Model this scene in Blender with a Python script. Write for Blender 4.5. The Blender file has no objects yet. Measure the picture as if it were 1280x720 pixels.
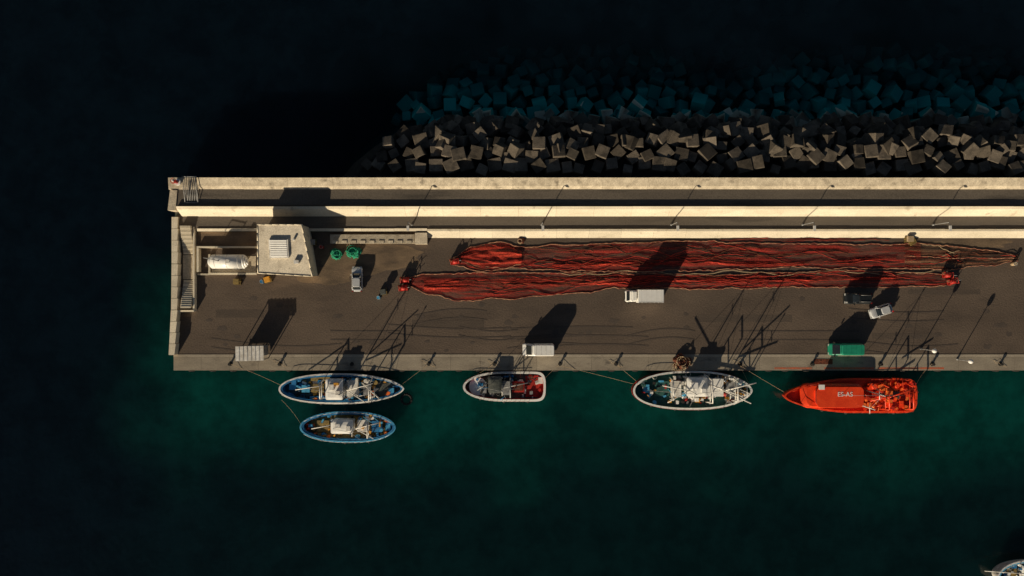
import bpy, bmesh, math, random
from mathutils import Vector, Matrix, noise
random.seed(7)
S=7.2; D=120.0
def P(px,py,z=0.0):
    k=(D-z)/D
    return Vector(((px-640)/S*k,(360-py)/S*k,z))
def Y(py,z=0.0): return (360-py)/S*(D-z)/D
def X(px,z=0.0): return (px-640)/S*(D-z)/D
scene=bpy.context.scene
# ------------------------------------------------------------------ materials
def N(nt,t,**kw):
    n=nt.nodes.new(t)
    for k,v in kw.items(): setattr(n,k,v)
    return n
def mat(name,c1,c2=None,scale=1.0,rough=.8,bump=0.0,stretch=(1,1,1),contrast=(.35,.65),fine=.2,metal=0.0,tint=False,fscale=6.0,stain=None,spec=.3):
    m=bpy.data.materials.new(name); m.use_nodes=True
    nt=m.node_tree; b=nt.nodes['Principled BSDF']
    if c2 is None: c2=tuple(c*.75 for c in c1)
    tc=N(nt,'ShaderNodeTexCoord'); mp=N(nt,'ShaderNodeMapping'); mp.inputs['Scale'].default_value=stretch
    nt.links.new(tc.outputs['Object'],mp.inputs['Vector'])
    n1=N(nt,'ShaderNodeTexNoise'); n1.inputs['Scale'].default_value=scale; n1.inputs['Detail'].default_value=5; n1.inputs['Roughness'].default_value=.6
    nt.links.new(mp.outputs[0],n1.inputs['Vector'])
    mr=N(nt,'ShaderNodeMapRange'); mr.inputs[1].default_value=contrast[0]; mr.inputs[2].default_value=contrast[1]
    nt.links.new(n1.outputs[0],mr.inputs[0])
    mx=N(nt,'ShaderNodeMix',data_type='RGBA'); mx.inputs[6].default_value=(*c1,1); mx.inputs[7].default_value=(*c2,1)
    nt.links.new(mr.outputs[0],mx.inputs[0])
    col=mx.outputs[2]
    if stain:
        (sc,st,lo,hi,scol)=stain
        mp2=N(nt,'ShaderNodeMapping'); mp2.inputs['Scale'].default_value=st; mp2.inputs['Location'].default_value=(13,7,3)
        nt.links.new(tc.outputs['Object'],mp2.inputs['Vector'])
        n3=N(nt,'ShaderNodeTexNoise'); n3.inputs['Scale'].default_value=sc; n3.inputs['Detail'].default_value=4
        nt.links.new(mp2.outputs[0],n3.inputs['Vector'])
        m3=N(nt,'ShaderNodeMapRange'); m3.inputs[1].default_value=lo; m3.inputs[2].default_value=hi
        nt.links.new(n3.outputs[0],m3.inputs[0])
        mx3=N(nt,'ShaderNodeMix',data_type='RGBA'); mx3.inputs[7].default_value=(*scol,1)
        nt.links.new(col,mx3.inputs[6]); nt.links.new(m3.outputs[0],mx3.inputs[0]); col=mx3.outputs[2]
    n2=N(nt,'ShaderNodeTexNoise'); n2.inputs['Scale'].default_value=fscale; n2.inputs['Detail'].default_value=2
    nt.links.new(tc.outputs['Object'],n2.inputs['Vector'])
    m2=N(nt,'ShaderNodeMapRange'); m2.inputs[1].default_value=.3; m2.inputs[2].default_value=.7; m2.inputs[3].default_value=1-fine; m2.inputs[4].default_value=1+fine
    nt.links.new(n2.outputs[0],m2.inputs[0])
    vm=N(nt,'ShaderNodeVectorMath',operation='SCALE'); nt.links.new(col,vm.inputs[0]); nt.links.new(m2.outputs[0],vm.inputs['Scale']); col=vm.outputs[0]
    if tint:
        at=N(nt,'ShaderNodeAttribute',attribute_name='tint')
        v2=N(nt,'ShaderNodeVectorMath',operation='MULTIPLY'); nt.links.new(col,v2.inputs[0]); nt.links.new(at.outputs['Color'],v2.inputs[1]); col=v2.outputs[0]
    nt.links.new(col,b.inputs['Base Color'])
    b.inputs['Roughness'].default_value=rough; b.inputs['Metallic'].default_value=metal
    b.inputs['Specular IOR Level'].default_value=spec
    if bump:
        bp=N(nt,'ShaderNodeBump'); bp.inputs['Strength'].default_value=bump; bp.inputs['Distance'].default_value=.1
        nt.links.new(n2.outputs[0],bp.inputs['Height']); nt.links.new(bp.outputs[0],b.inputs['Normal'])
    return m
M={}
M['asphalt']=mat('asphalt',(.150,.114,.088),(.108,.083,.066),.14,.92,.4,stretch=(.55,1,1),fine=.14,fscale=4,stain=(.22,(.35,1.1,1),.58,.78,(.078,.062,.052)),spec=.1)
M['asphalt_patch']=mat('asphalt_patch',(.092,.073,.060),(.115,.090,.072),.4,.92,.3,stretch=(.3,1,1),spec=.1)
M['oil']=mat('oil_stain',(.080,.064,.054),(.102,.080,.066),.9,.8,spec=.2)
M['dirt']=mat('sandy_dirt',(.24,.17,.11),(.12,.09,.065),.5,.95,.4,stretch=(.4,1,1),spec=.1)
M['road']=mat('upper_road_asphalt',(.18,.152,.122),(.13,.11,.09),.2,.9,.3,stretch=(.25,1,1),spec=.1,stain=(.5,(.15,1.3,1),.55,.75,(.08,.07,.06)))
M['apron']=mat('apron_concrete',(.36,.31,.24),(.27,.23,.18),.5,.85,.2,stretch=(.5,1.2,1),tint=True,fine=.12,stain=(.8,(.6,1,1),.6,.78,(.14,.12,.10)),spec=.2)
M['conc']=mat('wall_concrete',(.80,.71,.55),(.66,.58,.44),.5,.85,.15,stretch=(.4,1,1),tint=True,fine=.12,stain=(1.2,(.6,.5,.5),.62,.84,(.32,.26,.19)),spec=.2)
M['conc2']=mat('old_concrete',(.66,.57,.43),(.46,.39,.29),.9,.88,.3,tint=True,stain=(.9,(.8,1,1),.58,.78,(.19,.16,.12)),spec=.2)
M['quayface']=mat('quay_face_concrete',(.16,.15,.12),(.05,.06,.045),.5,.8,.3)
M['roofc']=mat('roof_render',(.72,.64,.51),(.60,.53,.42),.5,.8,.1,stain=(.7,(1,1,1),.55,.75,(.42,.36,.28)))
M['whitep']=mat('white_paint',(.90,.89,.86),(.84,.82,.78),1.5,.35,fine=.04,spec=.5)
M['dirtywhite']=mat('weathered_white',(.86,.84,.80),(.56,.52,.46),1.2,.5,fine=.15)
M['grey']=mat('grey_metal',(.38,.38,.38),(.20,.20,.20),1.5,.5,fine=.1,metal=.2)
M['silver']=mat('silver_paint',(.66,.67,.68),(.58,.59,.60),1.5,.3,fine=.04,metal=.2,spec=.5)
M['black']=mat('black_rubber',(.02,.02,.02),(.035,.033,.03),3,.8)
M['darkcar']=mat('dark_paint',(.018,.022,.024),(.012,.014,.016),2,.3,fine=.05,spec=.5)
M['green']=mat('green_paint',(.02,.30,.18),(.015,.23,.14),1.5,.35,fine=.06,spec=.5)
M['glass']=mat('vehicle_glass',(.015,.02,.024),(.02,.025,.03),1,.08,fine=.02,spec=.8)
M['redlamp']=mat('tail_lamp',(.4,.01,.01),None,1,.3)
M['clear']=mat('head_lamp',(.6,.6,.58),None,1,.15)
M['amber']=mat('yellow_plastic',(.75,.36,.05),None,2,.5)
M['blue']=mat('blue_paint',(.03,.22,.48),(.02,.13,.30),1,.5,fine=.15)
M['bluelt']=mat('light_blue_paint',(.10,.44,.70),(.06,.30,.54),1,.5,fine=.15)
M['navy']=mat('navy_hull',(.02,.10,.24),(.015,.06,.15),1,.45)
M['red']=mat('red_paint',(.52,.035,.024),(.34,.025,.018),1,.5,fine=.15)
M['orange']=mat('rescue_red_paint',(.92,.075,.018),(.78,.052,.013),.7,.38,fine=.1,spec=.4)
M['orangedk']=mat('rescue_red_deck',(.66,.05,.014),(.44,.03,.011),1.2,.6,fine=.25)
M['orangehi']=mat('orange_plastic',(.95,.24,.05),(.85,.15,.03),1.2,.5,fine=.2)
M['wood']=mat('deck_wood',(.32,.22,.07),(.14,.10,.04),.8,.7,.2,stretch=(.3,2,1),fine=.3)
M['deckgrey']=mat('deck_grey',(.12,.125,.11),(.045,.055,.055),1,.7,.2,fine=.3)
M['deckblue']=mat('deck_blue_grey',(.06,.13,.16),(.03,.055,.07),1,.7,.2,fine=.3)
M['deckgreen']=mat('deck_green',(.04,.15,.13),(.03,.08,.07),1,.7,.2,fine=.3)
M['rope']=mat('rope',(.50,.38,.24),(.35,.25,.15),3,.9)
M['floatl']=mat('float_line',(.52,.28,.17),(.24,.06,.04),1.2,.9,contrast=(.4,.6))
M['cordred']=mat('red_cord',(.58,.055,.035),(.24,.025,.018),.6,.9)
M['netbrown']=mat('brown_net',(.20,.06,.03),(.08,.03,.02),2,.95,.6,fine=.5)
M['netgreen']=mat('green_net',(.03,.38,.20),(.02,.18,.11),2,.95,.6,fine=.5)
M['orangemark']=mat('quay_edge_paint',(.62,.13,.05),(.38,.15,.09),1.2,.8,contrast=(.3,.6))
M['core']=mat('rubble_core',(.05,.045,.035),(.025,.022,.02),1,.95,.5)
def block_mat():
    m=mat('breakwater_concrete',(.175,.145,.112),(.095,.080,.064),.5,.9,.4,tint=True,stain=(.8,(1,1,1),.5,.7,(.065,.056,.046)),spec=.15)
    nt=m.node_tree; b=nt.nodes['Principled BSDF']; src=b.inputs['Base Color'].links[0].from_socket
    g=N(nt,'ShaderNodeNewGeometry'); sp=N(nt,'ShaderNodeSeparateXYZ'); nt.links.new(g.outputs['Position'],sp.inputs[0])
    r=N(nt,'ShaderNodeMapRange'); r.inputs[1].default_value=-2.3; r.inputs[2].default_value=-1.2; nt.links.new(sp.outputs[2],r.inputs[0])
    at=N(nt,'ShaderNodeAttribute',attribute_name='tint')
    rd=N(nt,'ShaderNodeMapRange'); rd.inputs[1].default_value=-9.0; rd.inputs[2].default_value=-2.2; rd.inputs[3].default_value=.12; nt.links.new(sp.outputs[2],rd.inputs[0])  # light lost in water painted into the block colour, darker with depth
    v2=N(nt,'ShaderNodeVectorMath',operation='MULTIPLY'); v2.inputs[1].default_value=(.44,.55,.46); nt.links.new(at.outputs['Color'],v2.inputs[0])  # algae tone below the waterline, lightened to make up for weak light there
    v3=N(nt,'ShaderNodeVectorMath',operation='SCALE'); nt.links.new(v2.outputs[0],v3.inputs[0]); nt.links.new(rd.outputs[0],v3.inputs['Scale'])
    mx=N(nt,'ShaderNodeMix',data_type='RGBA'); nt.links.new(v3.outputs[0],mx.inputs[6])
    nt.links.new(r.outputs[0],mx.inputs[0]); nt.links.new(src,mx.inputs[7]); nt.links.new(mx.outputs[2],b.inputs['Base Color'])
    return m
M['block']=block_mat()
def net_mat(name,c1,c2,dens,top=.92,lo=.44,hi=.62):
    m=mat(name,c1,c2,.8,.95,.5,stretch=(.12,1.6,1),contrast=(.38,.62),fine=.4,fscale=5,spec=.05)
    nt=m.node_tree; b=nt.nodes['Principled BSDF']; out=nt.nodes['Material Output']
    tc=N(nt,'ShaderNodeTexCoord'); mp=N(nt,'ShaderNodeMapping'); mp.inputs['Scale'].default_value=(.10,2.0,1); mp.inputs['Location'].default_value=(3,9,1)
    nt.links.new(tc.outputs['Object'],mp.inputs[0])
    n=N(nt,'ShaderNodeTexNoise'); n.inputs['Scale'].default_value=.9; n.inputs['Detail'].default_value=5; n.inputs['Roughness'].default_value=.65
    nt.links.new(mp.outputs[0],n.inputs['Vector'])
    r=N(nt,'ShaderNodeMapRange'); r.inputs[1].default_value=lo; r.inputs[2].default_value=hi; r.inputs[3].default_value=dens; r.inputs[4].default_value=top
    nt.links.new(n.outputs[0],r.inputs[0])
    t=N(nt,'ShaderNodeBsdfTransparent'); ms=N(nt,'ShaderNodeMixShader')
    nt.links.new(r.outputs[0],ms.inputs[0]); nt.links.new(t.outputs[0],ms.inputs[1]); nt.links.new(b.outputs[0],ms.inputs[2]); nt.links.new(ms.outputs[0],out.inputs[0])
    return m
M['net']=net_mat('red_fishing_net',(.46,.050,.036),(.17,.028,.022),.18,.85)
M['netbright']=net_mat('bright_red_fishing_net',(.72,.085,.05),(.34,.035,.025),.25,.92,.46,.6)
M['net2']=net_mat('tan_fishing_net',(.24,.13,.075),(.15,.04,.025),.15,.8)
# ------------------------------------------------------------------ builders
def rr(x0,x1,hw,r=.2,n=4,cy=0):
    r=min(r,(x1-x0)/2*.99,hw*.99); pts=[]
    for (cx,c,a0) in ((x1-r,hw-r,0),(x0+r,hw-r,90),(x0+r,-hw+r,180),(x1-r,-hw+r,270)):
        for i in range(n+1):
            a=math.radians(a0+90*i/n); pts.append((cx+r*math.cos(a),cy+c+r*math.sin(a)))
    return pts
class PB:
    def __init__(s): s.bm=bmesh.new(); s.t=s.bm.faces.layers.float.new('t')
    def _tint(s,fs,t):
        for f in fs: f[s.t]=t
    def box(s,cx,cy,cz,sx,sy,sz,rot=0,t=1.0,M3=None):
        vs=[]
        R=M3 if M3 else Matrix.Rotation(rot,3,'Z')
        for dz in (-.5,.5):
            for dx,dy in ((-.5,-.5),(.5,-.5),(.5,.5),(-.5,.5)):
                vs.append(s.bm.verts.new(Vector((cx,cy,cz))+R@Vector((dx*sx,dy*sy,dz*sz))))
        fs=[s.bm.faces.new([vs[i] for i in q]) for q in ((3,2,1,0),(4,5,6,7),(0,1,5,4),(1,2,6,5),(2,3,7,6),(3,0,4,7))]
        s._tint(fs,t); return fs
    def stack(s,rings,t=1.0,capb=True,capt=True,smooth=False):
        R=[[s.bm.verts.new((x,y,z if not callable(z) else z(x,y))) for x,y in o] for o,z in rings]
        fs=[]
        for a,b in zip(R,R[1:]):
            n=len(a)
            for i in range(n):
                f=s.bm.faces.new((a[i],a[(i+1)%n],b[(i+1)%n],b[i])); fs.append(f)
                f.smooth=smooth
        if capb: fs.append(s.bm.faces.new(R[0][::-1]))
        if capt: fs.append(s.bm.faces.new(R[-1]))
        s._tint(fs,t)
    def prism(s,pts,z0,z1,t=1.0): s.stack([(pts,z0),(pts,z1)],t)
    def quad(s,pts,t=1.0):
        s._tint([s.bm.faces.new([s.bm.verts.new(p) for p in pts])],t)
    def cyl(s,p0,p1,r,r2=None,n=8,t=1.0,smooth=True):
        p0=Vector(p0);p1=Vector(p1); r2=r if r2 is None else r2
        d=(p1-p0).normalized(); u=d.orthogonal().normalized(); v=d.cross(u)
        A=[];B=[]
        for i in range(n):
            a=2*math.pi*i/n; o=u*math.cos(a)+v*math.sin(a)
            A.append(s.bm.verts.new(p0+o*r)); B.append(s.bm.verts.new(p1+o*r2))
        fs=[]
        for i in range(n):
            f=s.bm.faces.new((A[i],A[(i+1)%n],B[(i+1)%n],B[i])); f.smooth=smooth; fs.append(f)
        fs.append(s.bm.faces.new(A[::-1])); fs.append(s.bm.faces.new(B)); s._tint(fs,t)
    def ball(s,c,r,sc=(1,1,1),lump=0,sub=2):
        g=bmesh.ops.create_icosphere(s.bm,subdivisions=sub,radius=r)
        for v in g['verts']:
            k=1+lump*noise.noise(v.co*1.7/r+Vector(c))
            v.co=Vector((v.co.x*sc[0]*k,v.co.y*sc[1]*k,v.co.z*sc[2]*k))+Vector(c)
            for f in v.link_faces: f[s.t]=1; f.smooth=True
    def ring(s,c,R,r,n=16):
        c=Vector(c); pts=[c+Vector((R*math.cos(2*math.pi*i/n),R*math.sin(2*math.pi*i/n),0)) for i in range(n)]
        for i in range(n): s.cyl(pts[i],pts[(i+1)%n],r,n=6)
    def extrude(s,prof,x0,x1,seg=6.0,jit=.015,tj=.12):
        n=max(1,round((x1-x0)/seg)); w=(x1-x0)/n
        for i in range(n):
            a=x0+i*w+.012; b=x0+(i+1)*w-.012
            jy=random.uniform(-jit,jit); jz=random.uniform(-jit,jit)
            A=[s.bm.verts.new((a,y+jy,z+jz)) for y,z in prof]; B=[s.bm.verts.new((b,y+jy,z+jz)) for y,z in prof]
            m=len(prof); fs=[s.bm.faces.new((A[k],A[(k+1)%m],B[(k+1)%m],B[k])) for k in range(m)]
            fs.append(s.bm.faces.new(A[::-1])); fs.append(s.bm.faces.new(B))
            s._tint(fs,random.uniform(1-tj,1+tj))
    def make(s,name,m,parent=None,loc=(0,0,0),rotz=0,bevel=0):
        bmesh.ops.recalc_face_normals(s.bm,faces=s.bm.faces)
        me=bpy.data.meshes.new(name); vals=[]
        s.bm.faces.ensure_lookup_table()
        for f in s.bm.faces:
            for l in f.loops: vals.append(f[s.t])
        s.bm.to_mesh(me); s.bm.free()
        ca=me.color_attributes.new('tint','FLOAT_COLOR','CORNER')
        buf=[]
        for v in vals: buf+= [v,v,v,1]
        ca.data.foreach_set('color',buf)
        me.materials.append(m)
        o=bpy.data.objects.new(name,me); scene.collection.objects.link(o)
        if parent: o.parent=parent
        else: o.location=loc; o.rotation_euler[2]=rotz
        if bevel:
            md=o.modifiers.new('bevel','BEVEL'); md.width=bevel; md.segments=2; md.limit_method='ANGLE'
        return o
class Obj:
    def __init__(s,name,loc=(0,0,0),rot=0):
        s.e=bpy.data.objects.new(name,None); s.e.location=loc; s.e.rotation_euler[2]=rot; s.e.empty_display_size=.3
        scene.collection.objects.link(s.e); s.p={}
    def __call__(s,part,m):
        if part not in s.p: s.p[part]=(PB(),M[m])
        return s.p[part][0]
    def done(s,bevel=0):
        for k,(pb,m) in s.p.items(): pb.make(k,m,s.e,bevel=bevel)
        return s.e
def tube(name,pts,r,m,parent=None):
    cu=bpy.data.curves.new(name,'CURVE'); cu.dimensions='3D'; cu.bevel_depth=r; cu.bevel_resolution=0
    sp=cu.splines.new('POLY'); sp.points.add(len(pts)-1)
    for i,p in enumerate(pts): sp.points[i].co=(*p,1)
    cu.materials.append(M[m]); o=bpy.data.objects.new(name,cu); scene.collection.objects.link(o)
    if parent: o.parent=parent
    return o
XR=175.0; WZ=-2.0
# ------------------------------------------------------------------ water + seabed
def water_mat():
    m=bpy.data.materials.new('sea_water'); m.use_nodes=True; nt=m.node_tree; b=nt.nodes['Principled BSDF']; out=nt.nodes['Material Output']
    g=N(nt,'ShaderNodeNewGeometry'); sp=N(nt,'ShaderNodeSeparateXYZ'); 
    nz=N(nt,'ShaderNodeTexNoise'); nz.inputs['Scale'].default_value=.045; nz.inputs['Detail'].default_value=4
    nt.links.new(g.outputs['Position'],nz.inputs['Vector'])
    sub=N(nt,'ShaderNodeVectorMath',operation='SUBTRACT'); sub.inputs[1].default_value=(.5,.5,.5); nt.links.new(nz.outputs['Color'],sub.inputs[0])
    sc=N(nt,'ShaderNodeVectorMath',operation='SCALE'); sc.inputs['Scale'].default_value=30; nt.links.new(sub.outputs[0],sc.inputs[0])
    ad=N(nt,'ShaderNodeVectorMath',operation='ADD'); nt.links.new(g.outputs['Position'],ad.inputs[0]); nt.links.new(sc.outputs[0],ad.inputs[1])
    nt.links.new(ad.outputs[0],sp.inputs[0])
    def MR(src,a,b_,c=0,d=1):
        r=N(nt,'ShaderNodeMapRange',interpolation_type='SMOOTHSTEP'); r.inputs[1].default_value=a; r.inputs[2].default_value=b_; r.inputs[3].default_value=c; r.inputs[4].default_value=d
        nt.links.new(src,r.inputs[0]); return r.outputs[0]
    def MUL(a,b_):
        q=N(nt,'ShaderNodeMath',operation='MULTIPLY'); nt.links.new(a,q.inputs[0]); nt.links.new(b_,q.inputs[1]); return q.outputs[0]
    hx=MR(sp.outputs[0],-74,-50); hy=MR(sp.outputs[1],-38,-14); hn=MR(sp.outputs[1],-4,14,1,0)
    harb=MUL(MUL(hx,hy),hn)
    basin=MUL(MR(sp.outputs[0],-90,-15),MR(sp.outputs[1],5,-22,0,1))
    m1=N(nt,'ShaderNodeMix',data_type='RGBA'); m1.inputs[6].default_value=(.0018,.0056,.0098,1); m1.inputs[7].default_value=(.0018,.0125,.0140,1); nt.links.new(basin,m1.inputs[0])
    m2=N(nt,'ShaderNodeMix',data_type='RGBA'); m2.inputs[7].default_value=(.002,.050,.042,1); nt.links.new(harb,m2.inputs[0]); nt.links.new(m1.outputs[2],m2.inputs[6])
    n2=N(nt,'ShaderNodeTexNoise'); n2.inputs['Scale'].default_value=.22; n2.inputs['Detail'].default_value=5; n2.inputs['Roughness'].default_value=.65; nt.links.new(g.outputs['Position'],n2.inputs['Vector'])
    k=MR(n2.outputs[0],.3,.7,.72,1.28)
    vs=N(nt,'ShaderNodeVectorMath',operation='SCALE'); nt.links.new(m2.outputs[2],vs.inputs[0]); nt.links.new(k,vs.inputs['Scale'])
    nt.links.new(vs.outputs[0],b.inputs['Base Color']); b.inputs['Roughness'].default_value=.06; b.inputs['IOR'].default_value=1.33
    b.subsurface_method='BURLEY'; b.inputs['Subsurface Weight'].default_value=.9; b.inputs['Subsurface Radius'].default_value=(1,1,1); b.inputs['Subsurface Scale'].default_value=13.0
    n3=N(nt,'ShaderNodeTexNoise'); n3.inputs['Scale'].default_value=.9; n3.inputs['Detail'].default_value=4; nt.links.new(g.outputs['Position'],n3.inputs['Vector'])
    bp=N(nt,'ShaderNodeBump'); bp.inputs['Strength'].default_value=.3; bp.inputs['Distance'].default_value=.3; nt.links.new(n3.outputs[0],bp.inputs['Height']); nt.links.new(bp.outputs[0],b.inputs['Normal'])
    s2=N(nt,'ShaderNodeSeparateXYZ'); nt.links.new(g.outputs['Position'],s2.inputs[0])
    cl=MUL(MUL(MR(s2.outputs[1],16,20),MR(sp.outputs[1],51,30,0,1)),MR(s2.outputs[0],-42,-14))
    q=N(nt,'ShaderNodeMath',operation='MULTIPLY'); q.inputs[1].default_value=.84; nt.links.new(cl,q.inputs[0])
    t=N(nt,'ShaderNodeBsdfTransparent'); t.inputs[0].default_value=(.20,.80,.86,1)
    ms=N(nt,'ShaderNodeMixShader'); nt.links.new(q.outputs[0],ms.inputs[0]); nt.links.new(b.outputs[0],ms.inputs[1]); nt.links.new(t.outputs[0],ms.inputs[2]); nt.links.new(ms.outputs[0],out.inputs[0])
    return m
M['water']=water_mat()
w=PB(); w.quad([(-3000,-3000,WZ),(3000,-3000,WZ),(3000,3000,WZ),(-3000,3000,WZ)]); w.make('sea_water',M['water'])
M['seabed']=mat('seabed',(.020,.05,.055),(.010,.028,.034),.15,.9)
w=PB(); w.quad([(-3000,-3000,-11),(3000,-3000,-11),(3000,3000,-11),(-3000,3000,-11)]); w.make('seabed_ground',M['seabed'])
# ------------------------------------------------------------------ pier body
xl=X(217)
pb=PB(); pb.prism([(xl,Y(462)),(XR,Y(462)),(XR,Y(238)),(X(219),Y(238))],-10.9,-.02); pb.make('pier_quay_base',M['quayface'])
a=PB(); a.quad([(xl+.1,Y(444),0),(XR,Y(444),0),(XR,Y(290),0),(X(222),Y(290),0)]); a.make('pier_asphalt_pavement',M['asphalt'])
ap=PB(); x=xl
while x<XR:
    L=random.uniform(4.6,5.2)
    t=random.uniform(.9,1.08)
    ap.box(x+L/2,(Y(446.5)+Y(463))/2,-.2,L-.03,Y(446.5)-Y(463),.46,t=t)
    ap.box(x+L/2,(Y(443)+Y(446.3))/2,-.2,L-.02,Y(443)-Y(446.3),.50,t=t*1.25)
    x+=L
ap.make('quay_apron_kerb',M['apron'])
def blob(pb,px,py,rx,ry,z,n=40,seed=0):
    c=P(px,py); pts=[]
    for i in range(n):
        a=2*math.pi*i/n; k=1+.45*noise.noise(Vector((math.cos(a)*1.3+seed,math.sin(a)*1.3,seed*3.1)))+.18*noise.noise(Vector((math.cos(a)*5,math.sin(a)*5,seed)))
        pts.append((c.x+rx/S*k*math.cos(a),c.y+ry/S*k*math.sin(a),z))
    pb.quad(pts)
d=PB(); blob(d,455,322,70,20,.004,seed=1); blob(d,410,345,36,12,.0045,seed=2); blob(d,1210,305,60,6,.004,seed=4)
d.make('sandy_dirt_pavement',M['dirt'])
d=PB()
for (px,py,w_,h_) in ((560,405,90,9),(735,412,70,8),(930,398,120,9),(1130,420,80,7),(300,392,60,10),(1180,365,90,6)):
    c=P(px,py); d.box(c.x,c.y,.0045,w_/S,h_/S,.002)
d.make('asphalt_repair_patches_pavement',M['asphalt_patch'])
rs=random.Random(3); d=PB()
for i in range(45):
    r_=rs.uniform(1.2,3.5); blob(d,rs.uniform(250,1270),rs.uniform(372,440),r_*rs.uniform(1,2.2),r_,.008+i*.0002,n=18,seed=i*1.7)
d.make('oil_stains_pavement',M['oil'])
d=PB()
for i in range(12):
    x0_=rs.uniform(260,1150); l_=rs.uniform(50,170); y0_=rs.uniform(385,428); am=rs.uniform(-10,10)
    for off in (0,11):
        prev=None
        for k in range(21):
            u=k/20; px=x0_+l_*u; py=y0_+am*math.sin(u*2.4)+off
            c=P(px,py)
            if prev is not None and py<441: d.quad([(prev.x,prev.y-.1,.022+i*.0004),(c.x,c.y-.1,.022+i*.0004),(c.x,c.y+.1,.022+i*.0004),(prev.x,prev.y+.1,.022+i*.0004)])
            prev=c
d.make('tyre_track_marking',M['oil'])
d=PB()
for a0,b0 in ((968,1015),(1030,1092),(1098,1180)):
    d.box((X(a0)+X(b0))/2,Y(460.3),.036,(b0-a0)/S,.32,.004)
d.make('quay_edge_road_marking',M['orangemark'])
d=PB(); c=P(1029,452); d.box(c.x,c.y,.05,3.2,.9,.05); d.make('drain_grate',M['netbrown'])
# ------------------------------------------------------------------ terraces and walls
def yz(*l): return [(Y(p,z),z) for p,z in l]
pb=PB(); pb.extrude([(Y(297.5),-.5),(Y(297.5),.06)]+yz((289,1.05),(286.5,1.1))+[(Y(285.5,1),.6),(Y(285.5,1),-.5)],X(535),XR,seg=5.5,tj=.06); pb.make('retaining_wall',M['conc'])
pb=PB(); pb.extrude([(Y(289),-.5)]+yz((289,.85),(285.6,1.0))+[(Y(285.6,.9),-.5)],X(246,1),X(534.7),seg=5.5,tj=.06); pb.make('retaining_wall',M['conc'])
pb=PB(); pb.prism([(X(222,.8),Y(285.7,.8)),(XR,Y(285.7,.8)),(XR,Y(269,.8)),(X(222,.8),Y(269,.8))],-.5,.85); pb.make('lower_walkway_pavement',M['road'])
pb=PB(); pb.extrude([(Y(270.5,.8),-.5)]+yz((270.5,.86),(261.5,2.8),(258,3.05))+[(Y(257.8,3),1.5),(Y(257.8,3),-.5)],X(220,3),XR,seg=6.5,tj=.05); pb.make('parapet_wall',M['conc'])
pb=PB(); pb.prism([(X(220,2),Y(257.5,2)),(XR,Y(257.5,2)),(XR,Y(236,2)),(X(220,2),Y(236,2))],-.5,2.6); pb.make('upper_road_pavement',M['road'])
pb=PB(); pb.extrude([(Y(236.5,2),-10)]+yz((236.5,2.62),(232.5,3.1),(222,3.65))+[(Y(221.5,3),-10)],X(248,3),XR,seg=7.5,tj=.08); pb.make('sea_wall',M['conc2'])
pb=PB(); pb.extrude([(Y(237,2),-10)]+yz((237,2.62),(234,2.7),(222,2.85))+[(Y(221.5,2),-10)],X(213,2),X(247.5,3),seg=5,tj=.1); pb.make('sea_wall',M['conc2'])
pb=PB(); pb.prism([(X(210,2.6),Y(263,2.6)),(X(219.8,2.6),Y(263,2.6)),(X(222,2.6),Y(238,2.6)),(X(213,2.6),Y(238,2.6))],-10,2.75)
pb.make('end_wall',M['conc2'])
pb=PB()
segs=[((219,272),(219,330)),((219,330.3),(218.5,387)),((218.3,387.3),(215.5,443))]
for (a,b) in segs:
    n=4
    for i in range(n):
        k0=i/n+.004;k1=(i+1)/n-.004
        ax=a[0]+(b[0]-a[0])*k0; ay=a[1]+(b[1]-a[1])*k0; bx=a[0]+(b[0]-a[0])*k1; by=a[1]+(b[1]-a[1])*k1
        q=[P(bx,by),P(bx+7,by),P(ax+8,ay),P(ax,ay)]
        pb.prism([(v.x,v.y) for v in q],-10,1.3+random.uniform(-.02,.02),t=random.uniform(.95,1.2))
pb.make('end_parapet_wall',M['conc'])
def stairs(y0,y1,z0,z1,px0,px1,n):
    o=PB()
    for i in range(n):
        a=y0+(y1-y0)*i/n; b=y0+(y1-y0)*(i+1)/n; z=z0+(z1-z0)*(i+.5)/n
        o.box((X(px0)+X(px1))/2,(Y(a)+Y(b))/2,z/2,(px1-px0)/S,abs(Y(a)-Y(b))-.03,z,t=1.15 if i%2 else .8)
    o.make('concrete_stairs',M['conc'])
stairs(283,318,1.6,.15,230,243,14); stairs(385,350,1.4,.1,230,243,14)
pb=PB(); pb.box(X(245),Y(336),.45,.28,(388-284)/S,.9,t=1.1); pb.make('stair_side_wall',M['conc'])
pb=PB(); pb.box(X(236),Y(334),.07,1.9,30/S,.14); pb.make('stair_landing_pavement',M['conc2'])
pb=PB(); pb.box(X(233),Y(388.5),.5,25/S,.3,1.0,t=1.1); pb.make('stair_end_wall',M['conc'])
g=Obj('metal_gate',P(239,238,2.6))
for i in range(7): g('bars','grey').cyl((-.9+i*.3,-2,0),(-.9+i*.3+.2,2.2,0.9),.05)
g('frame','grey').cyl((-1,-2.1,.1),(1.2,-2.1,.1),.06); g('frame','grey').cyl((-.8,2.2,.9),(1.3,2.2,.9),.06)
g('frame','grey').cyl((-1,-2.1,.1),(-.8,2.2,1.5),.06); g('frame','grey').cyl((1.2,-2.1,.1),(1.4,2.2,1.5),.06); g.done()
g=Obj('navigation_light',P(223,228,2.8)); g('base','whitep').cyl((0,0,0),(0,0,.5),.55,n=12); g('tower','red').cyl((0,0,.5),(0,0,1.8),.28,n=12); g('lantern','whitep').cyl((0,0,1.8),(0,0,2.3),.2,.12,n=12); g('gallery','red').ring((0,0,1.8),.45,.05)
g.done()
pb=PB(); pb.prism([(X(247.5),Y(308)),(X(324),Y(308)),(X(324),Y(290)),(X(247.5),Y(290))],0.01,.35); pb.make('platform_pavement',M['dirt'])
pb=PB()
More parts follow.
